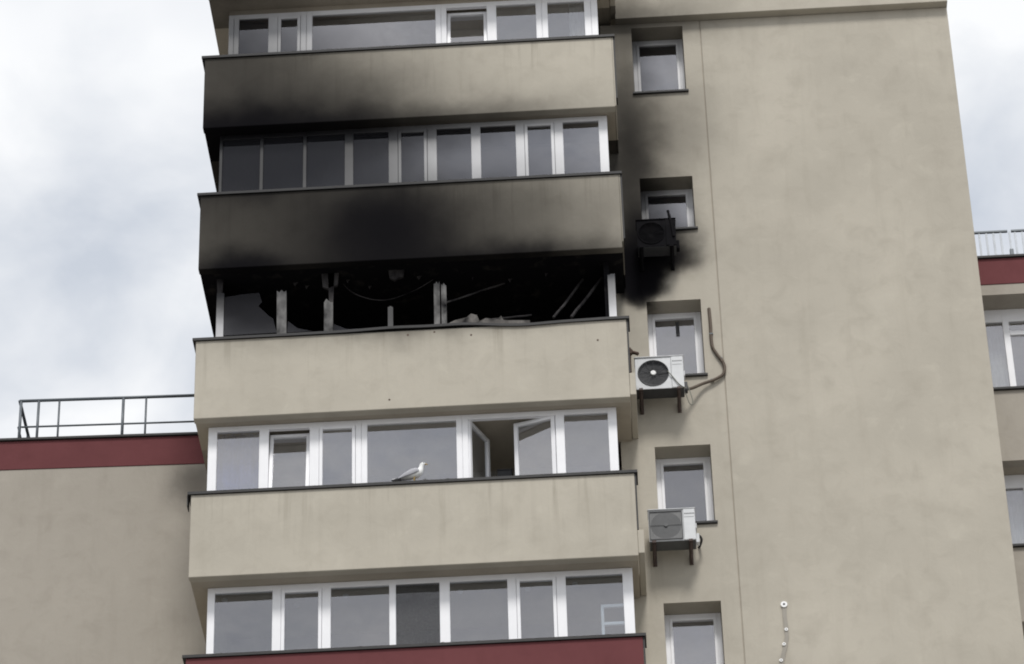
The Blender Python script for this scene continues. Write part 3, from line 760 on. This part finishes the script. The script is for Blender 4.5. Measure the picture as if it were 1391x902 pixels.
# ------------------------------------------------------------------ air conditioners
def ac_unit(name, label, px_tl, px_br, kind):
    yf = .80; dep = .27
    x0, zt = pt(px_tl[0], px_tl[1], yf); x1, zb = pt(px_br[0], px_br[1], yf)
    o = root(name, label, 'air conditioner', (x0+x1)/2, WY, zb)
    mat = 'ac_burnt' if kind == 'burnt' else 'ac'
    H, W_ = zt-zb, x1-x0
    r = H*.40; c = (x0+W_*.37, zb+H*.50)
    # casing: front plate with a real fan opening, then a bevelled shell
    b = B(); n = 40
    sx = x0+W_*.74
    fo, fi = [], []
    for k in range(n):
        a = 2*math.pi*k/n; ca, sa = math.cos(a), math.sin(a)
        hw, hh_l = (c[0]-x0-.004), H/2-.004
        tx = ((sx-c[0]) if ca > 0 else hw)/max(abs(ca), 1e-6); tz = hh_l/max(abs(sa), 1e-6); t_ = min(tx, tz)
        fo.append(b.bm.verts.new((c[0]+ca*t_, yf, c[1]+sa*t_))); fi.append(b.bm.verts.new((c[0]+ca*r, yf, c[1]+sa*r)))
    fb = [b.bm.verts.new((v.co.x, yf+.035, v.co.z)) for v in fi]
    for k in range(n):
        j = (k+1) % n
        b.bm.faces.new((fo[k], fo[j], fi[j], fi[k])); b.bm.faces.new((fi[k], fi[j], fb[j], fb[k]))
    # corners of the square field that the radial fan leaves open
    for (qx, qz) in ((x0+.004, zb+.004), (x0+.004, zt-.004), (sx, zb+.004), (sx, zt-.004)):
        vs_ = sorted(fo, key=lambda v: (v.co.x-qx)**2+(v.co.z-qz)**2)[:2]
        b.bm.faces.new((vs_[0], vs_[1], b.bm.verts.new((qx, yf, qz))))
    b.box(sx+.001, x1, yf-.012, yf+dep, zb, zt, .012)
    b.box(x0, sx, yf+.036, yf+dep, zb+.001, zt-.001, .004)
    b.box(x0, sx+.002, yf+.0015, yf+.04, zt-.004, zt, 0); b.box(x0, sx+.002, yf+.0015, yf+.04, zb, zb+.004, 0); b.box(x0, x0+.004, yf+.0015, yf+.04, zb+.004, zt-.004, 0)
    cas = obj('casing', b, mat, o)
    b = B(); b.box(x0-.008, x1+.008, yf-.018, yf+dep+.006, zt+.0005, zt+.014, .004); obj('lid', b, mat, cas)
    gm = 'ac_burnt' if kind == 'burnt' else ('ac_dk' if kind == 'round' else 'ac_grey')
    b = B(); b.disc(c, r-.003, yf+.030, yf+.0345, 32); obj('fan_recess', b, 'ac_dk' if kind != 'burnt' else 'ac_burnt', o)
    b = B()
    for k in range(3):      # three broad blades
        a0 = k*2*math.pi/3; ps = []
        for t_ in range(7): a = a0+t_*.16; ps.append((c[0]+math.cos(a)*r*.92, c[1]+math.sin(a)*r*.92))
        for t_ in range(6, -1, -1): a = a0+t_*.10-.1; ps.append((c[0]+math.cos(a)*r*.25, c[1]+math.sin(a)*r*.25))
        b.prism(ps, yf+.018+.002*k, yf+.021+.002*k)
    obj('fan', b, gm, o)
    b = B()
    if kind != 'square':
        for k in range(9): b.ring(c, r*(.22+.78*k/8), .0035 if k < 8 else .009, yf-.006, 32, 5)
        for k in range(12):
            a = k*math.pi/6
            b.tube([(c[0]+math.cos(a)*r*.2, yf-.004, c[1]+math.sin(a)*r*.2), (c[0]+math.cos(a)*r, yf-.004, c[1]+math.sin(a)*r)], .004, 5)
    else:
        s_ = H*.43
        q_ = B(); q_.box(c[0]-s_, c[0]+s_, yf-.0052, yf-.0015, c[1]-s_, c[1]+s_); obj('grille_panel', q_, 'ac_mid', o)
        q_ = B(); q_.disc(c, s_*.98, yf-.0058, yf-.0053, 28); obj('fan_mouth', q_, 'ac_grey', o)
        for k in range(23):
            q = -s_+2*s_*k/22
            b.box(c[0]+q-.0032, c[0]+q+.0032, yf-.012, yf-.006, c[1]-s_, c[1]+s_)
        for k in range(3):
            q = -s_+2*s_*k/2
            b.box(c[0]-s_, c[0]+s_, yf-.0175, yf-.0125, c[1]+q-.002, c[1]+q+.002)
        for a, d_ in ((-s_-.016, -s_), (s_, s_+.016)):
            b.box(c[0]+a, c[0]+d_, yf-.020, yf-.002, c[1]-s_-.016, c[1]+s_+.016, .004)
            b.box(c[0]-s_, c[0]+s_, yf-.0195, yf-.002, c[1]+a, c[1]+d_, .004)
    gr = obj('fan_grille', b, gm, o)
    if kind == 'round':
        b = B(); b.disc(c, r*.16, yf-.022, yf-.010, 24, r*.19); obj('hub', b, 'white', gr)
    elif kind == 'square':
        b = B(); b.disc(c, r*.14, yf-.024, yf-.0195, 20); obj('hub', b, 'ac_grey', gr)
    if kind != 'burnt':
        b = B(); xx = sx+(x1-sx)*.14; zz = zt-H*.14
        for k in range(7): b.box(xx+k*.022, xx+k*.022+.015, yf-.0145, yf-.0122, zz-.018, zz)
        obj('nameplate', b, 'ac_grey', cas)
        b = B(); b.box(x1-.035, x1+.0, yf+dep*.3, yf+dep*.32, zb+.08, zt-.1); b.box(x1+.002, x1+.018, yf+.06, yf+.2, zb+H*.45, zb+H*.6, .003); obj('handle', b, mat, cas)
        b = B(); b.box(sx+.02, x1-.02, yf-.0142, yf-.0122, zt-H*.27, zt-H*.262); obj('panel_joint', b, 'ac_grey', cas)
    else:
        b = B(); (xs, zs_) = pt(907, 287, yf); (xe, ze) = pt(915, 322, yf)
        b.tube([(xs, yf-.02, zs_), ((xs+xe)/2+.01, yf-.022, (zs_+ze)/2), (xe, yf-.02, ze)], .022, 6); obj('burnt_rod', b, 'ac_burnt', o)
    bm_ = 'ac_burnt' if kind == 'burnt' else 'bracket'
    b = B(); b.box(x0+.004, x1-.004, yf+.006, yf+dep-.004, zb-.0052, zb-.0012); obj('shaded_base_pan', b, 'ac_dk' if kind != 'square' else 'ac_grey', o)  # pan coloured dark so the underside looks shaded
    for xx in (x0+W_*.10, x0+W_*.88):
        b = B(); t_ = .03
        b.box(xx-t_, xx+t_, yf-.05, WY-.004, zb-.045, zb-.006, .003); b.box(xx-t_, xx+t_, WY-.04, WY-.0035, zb-.17, zb-.046, .003)
        b.tube([(xx, yf-.01, zb-.05), (xx, WY-.02, zb-.155)], .018, 6)
        b.box(xx-.03, xx+.03, yf+.02, yf+.07, zb-.0055, zb+.002); b.box(xx-.03, xx+.03, yf+.2, yf+.25, zb-.0055, zb+.002)
        obj('bracket', b, bm_, o)
    b = B(); b.box(x1+.0005, x1+.05, yf+.12, yf+.23, zb+.03, zb+.19, .01); obj('valve_cover', b, 'ac_dk' if kind == 'round' else mat, o)
    return x0, x1, zb, zt, yf
ac3 = ac_unit('air_conditioner', 'pale air conditioner with round black fan and hose below a window', (862, 487), (930, 526), 'round')
ac4 = ac_unit('air_conditioner', 'white air conditioner with square grey grille on rusty brackets', (880, 694), (946, 733), 'square')
ac2 = ac_unit('air_conditioner', 'burnt black air conditioner hanging below a window in the soot', (864, 300), (919, 333), 'burnt')

def wire(name, label, cat, pxs, r, mat, group=None):
    ps = []
    for (a, c, Y) in pxs:
        X, Z = pt(a, c, Y); ps.append((X, Y, Z))
    b = B(); b.tube(smooth_path(ps), r, 8)
    obj(name, b, mat, None, True, label=label, cat=cat, pivot=ps[-1])
wire('hose', 'brown hose curving down the wall to the pale air conditioner', 'hose',
     [(963, 419, 1.245), (965, 440, 1.232), (967, 468, 1.232), (973, 480, 1.225), (983, 494, 1.215), (983, 507, 1.21), (972, 515, 1.2), (955, 521, 1.17), (941, 527, 1.08), (932, 529, 1.0)], .026, 'hose')
for (a, c) in ((966, 455), (979, 488), (968, 517)):
    X, Z = pt(a, c, WY); b = B(); b.box(X-.03, X+.03, WY-.045, WY-.0045, Z-.01, Z+.01, .003); obj('hose_clip', b, 'steel', None, label=['steel clip holding the straight top of the brown hose', 'steel clip at the bend of the brown hose', 'steel clip on the lower run of the brown hose'][((966, 455), (979, 488), (968, 517)).index((a, c))], cat='clip', pivot=(X, WY, Z))
wire('drain_cable', 'thin loose cable loop dangling below the pale air conditioner', 'cable',
     [(926, 522, .98), (932, 536, .97), (937, 548, .97), (941, 549, .97), (940, 540, .97), (935, 526, .98), (931, 519, .98)], .008, 'cable')
wire('power_cable', 'thin grey cable crossing the front of the pale air conditioner', 'cable',
     [(907, 504, .775), (915, 513, .772), (922, 521, .772), (929, 526, .80), (933, 527, .95)], .008, 'cable')
wire('pipe_insulation', 'short black insulated pipe from the square-grille air conditioner into the wall', 'pipe',
     [(945, 727, .98), (950, 728, .99), (953, 733, 1.08), (951, 741, 1.2), (949, 744, 1.262)], .02, 'ac_dk')
# rusty pipe end sticking out between parapet and wall
xx, zz = pt(856, 478, .5)
pp = root('rusty_pipe', 'rusty broken pipe elbow beside the clean parapet', 'pipe', 1.60, .5, zz-.25)
b = B(); b.tube([(1.605, .5, zz-.62), (1.603, .5, zz-.2), (1.612, .48, zz+.06)], [.022, .024, .02], 8); obj('riser', b, 'rust', pp, True)
b = B(); b.tube(smooth_path([(1.60, .5, zz-.02), (1.66, .47, zz-.035), (1.735, .44, zz-.085)], 4), .030, 8); obj('elbow', b, 'rust', pp, True)
b = B(); b.disc((1.615, zz-.03), .045, .43, .50, 12); obj('flange', b, 'rust', pp)

# chased cable slot filled with mortar, with its wall plugs
b = B(); ps = []
for (a, c) in [(1065, 824), (1066, 838), (1068, 852), (1069, 864), (1067, 878), (1064, 890), (1062, 903), (1063, 920)]:
    X, Z = pt(a, c, WY); ps.append((X, Z))
rnd = random.Random(4)
pts_ = [(x-.028-rnd.uniform(0, .012), z) for x, z in ps]+[(x+.028+rnd.uniform(0, .012), z) for x, z in reversed(ps)]
b.prism(pts_, WY-.016, WY+.01); fs = obj('mortar_strip', b, 'filler', tower, label='rough mortar strip with white wall plugs on the plain wall')
for (a, c, r_) in ((1065, 822, .05), (1068, 856, .026), (1065, 876, .026), (1061, 898, .026)):
    X, Z = pt(a, c, WY); b = B(); b.disc((X, Z), r_, WY-.03, WY-.005, 14); obj('wall_plug', b, 'white', fs)
    b = B(); b.disc((X, Z), r_*.35, WY-.033, WY-.0301, 10); obj('wall_plug_hole', b, 'dark', fs)
# small drilled holes and knocks in the clean parapet
for (a, c) in ((554, 455), (590, 451), (529, 543), (812, 462), (640, 455)):
    X, Z = pt(a, c, 0); b = B(); b.disc((X, Z), .016, -.003, .01, 10); obj('knock_mark', b, 'rust', p3)

# ------------------------------------------------------------------ lower wing on the one side
LR = Matrix.Translation((-5.2, 2.0, 0)) @ Matrix.Rotation(R(1.8), 4, 'Z')
wing = root('low_wing', 'lower beige building with dark red roof band and rooftop railing', 'building', -7.5, 6, -HZ)
zt = -6.03
b = B(); b.box(-14, .36, 0, 9, -HZ, zt-.562); obj('wall', b.xform(LR), 'beige_low', wing)
b = B(); b.box(-14.02, .36, -.012, 9, zt-.56, zt-.03, .008); obj('roof_band', b.xform(LR), 'red', wing)
b = B(); b.box(-14.06, .36, -.05, 9.02, zt-.028, zt+.014, .004); obj('coping', b.xform(LR), 'coping', wing)
rl = root('roof_railing', 'grey pipe railing along the roof edge of the lower building', 'railing', -6.6, 2.5, zt)
YR, YB = .30, 1.25
def lp(px_, py_, yl):
    """pixel -> local coordinates of the wing on its plane yl"""
    Y = 2.0+yl
    for _ in range(4):
        X, Z = pt(px_, py_, Y); v = LR.inverted() @ Vector((X, Y, Z)); Y += (yl-v.y)
    return v.x, v.z
xk, zk = lp(27, 545, YR)
ztop = zk
b = B(); b.tube([(xk, YR, ztop), (.35, YR, ztop)], .026, 8); obj('top_rail', b.xform(LR), 'steel', rl, True)
b = B(); b.tube([(xk+.05, YR, ztop-.50), (.35, YR, ztop-.50)], .016, 8); obj('middle_rail', b.xform(LR), 'steel', rl, True)
b = B(); b.tube([(xk, YR, ztop), (xk, YB+1.6, ztop)], .026, 8); obj('top_rail', b.xform(LR), 'steel', rl, True)
b = B(); b.tube([(xk, YR, ztop-.5), (xk, YB+1.6, ztop-.5)], .016, 8); obj('middle_rail', b.xform(LR), 'steel', rl, True)
b = B(); b.tube([(xk, YB+1.6, ztop), (.35, YB+1.6, ztop)], .022, 8); obj('top_rail', b.xform(LR), 'steel', rl, True)
for a, t_ in ((80, .017), (167, .024), (198, .017), (52, .022), (28, .024), (286, .022)):
    x_, _ = lp(a, 560, YR); b = B(); b.tube([(x_, YR, zt+.012), (x_, YR, ztop-.01)], t_, 8); obj('post', b.xform(LR), 'steel', rl, True)
for yy in (YB, YB+1.6):
    b = B(); b.tube([(xk, yy, zt+.012), (xk, yy, ztop-.01)], .022, 8); obj('post', b.xform(LR), 'steel', rl, True)

# ------------------------------------------------------------------ building beyond the gable
rb = root('rear_block', 'beige block with red roof band and windows beyond the tower corner', 'building', 9.5, 6.5, -HZ)
RY = 2.0; RX0, RX1 = 7.19, 14.0
t0 = pt(1360, 349, RY)[1]; t1 = pt(1360, 386, RY)[1]; t2 = pt(1360, 400, RY)[1]
b = B(); b.box(RX0, RX1, RY-.012, RY+8, t1, t0-.035, .006); obj('roof_band', b, 'red', rb)
b = B(); b.box(RX0, RX1, RY-.05, RY+8, t0-.033, t0+.01, .004); obj('coping', b, 'coping', rb)
b = B(); b.box(RX0, RX1, RY, RY+8, t2, t1-.002); obj('wall', b, 'beige_low', rb)
st = [pt(1385, 527, RY)[1], pt(1385, 741, RY)[1]]
bt = [pt(1385, 625, RY)[1], pt(1385, 840, RY)[1]]
st.append(st[-1]-2.85); bt[1] = bt[0]-2.87
for k in range(2):
    b = B(); b.box(RX0, RX1, RY, RY+.2, bt[k], st[k]-.035); w_ = obj('parapet', b, 'beige_low', rb)
    b = B(); b.box(RX0, RX1, RY-.05, RY+.42, st[k]-.033, st[k]+.008, .004); obj('coping', b, 'coping', w_)
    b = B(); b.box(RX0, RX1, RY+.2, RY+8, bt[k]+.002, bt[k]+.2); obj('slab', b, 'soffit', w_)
b = B(); b.box(RX0, RX1, RY, RY+8, -HZ, st[2]-.035); obj('wall', b, 'beige_low', rb)
b = B(); b.box(RX0, RX1, RY+2.2, RY+2.4, -HZ+1, t1-.1); obj('inner_wall', b, 'room', rb)
heads = [t2, bt[0], bt[1]]
for k in range(3):
    z1 = heads[k]-.002; z0 = st[k]+.01; yw = RY+.42
    b = B(); b.box(RX0, RX1, yw-.004, yw+.07, z1-.24, z1, .004); b.box(RX0, RX1, yw, yw+.066, z0, z0+.07, .004)
    wn = obj('window', b, 'pvc' if k == 0 else 'pvc', rb)
    xm_ = [RX0+.03, pt(1371, 480, yw)[0], pt(1371, 480, yw)[0]+.75, pt(1371, 480, yw)[0]+2.2, RX1-.1]
    for j, xx in enumerate(xm_):
        b = B(); b.box(xx-.05, xx+.05, yw-.008, yw+.072, z0+.01, z1-.01, .005); obj('mullion', b, 'pvc', wn)
    for j in range(4):
        b = B(); b.box(xm_[j]+.05, xm_[j+1]-.05, yw+.02, yw+.04, z0+.07, z1-.24); obj('pane', b, 'glass', wn)
    b = B(); zt_ = pt(1385, 452, yw)[1]-heads[0]+z1
    b.box(xm_[1]+.05, xm_[2]-.05, yw-.012, yw+.05, zt_-.04, zt_+.04, .005); obj('transom', b, 'pvc', wn)
    # pale folded curtain behind the first pane
    cu = B(); n = 40; lo, hi = [], []
    for q in range(n+1):
        u = q/n; x = RX0+.06+(xm_[1]-RX0-.1)*u; o_ = .02*math.sin(u*30)+.01*math.sin(u*71)
        lo.append(cu.bm.verts.new((x, yw+.16+o_, z0-.2))); hi.append(cu.bm.verts.new((x, yw+.16+o_*.7, z1-.05)))
    for q in range(n): cu.bm.faces.new((lo[q], lo[q+1], hi[q+1], hi[q]))
    bmesh.ops.solidify(cu.bm, geom=cu.bm.faces[:], thickness=.003)
    obj('curtain', cu, 'curtain', None, True, label=['folded pale curtain in the window under the red roof band', 'folded pale curtain in the second window below the red roof band', 'folded pale curtain in the third window below the red roof band'][k], cat='curtain', pivot=(RX0+.3, yw+.16, z0))
rr = root('roof_railing', 'pale railing with closely spaced upright bars on the rear block', 'railing', 9.5, RY+.2, t0)
zr = pt(1350, 314, RY+.12)[1]
xg0, xg1 = pt(1369, 320, RY+.12)[0], pt(1374, 320, RY+.12)[0]
for (a, c) in ((RX0, xg0), (xg1, 9.6), (9.66, 12)):
    b = B(); b.box(a, c, RY+.10, RY+.14, zr-.035, zr, .004); obj('top_rail', b, 'steel', rr)
    b = B(); b.box(a, c, RY+.105, RY+.135, t0+.05, t0+.08, .004); obj('bottom_rail', b, 'steel_lt', rr)
    n = int((c-a)/.115)
    for q in range(n):
        x = a+.06+q*.115; b = B(); b.box(x-.016, x+.016, RY+.112, RY+.128, t0+.08, zr-.036); obj('bar', b, 'steel_lt', rr)
for x in ((xg0+xg1)/2, 9.63):
    b = B(); b.box(x-.03, x+.03, RY+.09, RY+.15, t0+.011, t0+.22, .004); obj('post', b, 'steel', rr)
    b = B(); b.box(x-.014, x+.014, RY+.11, RY+.13, t0+.221, zr-.02); obj('post', b, 'steel_lt', rr)
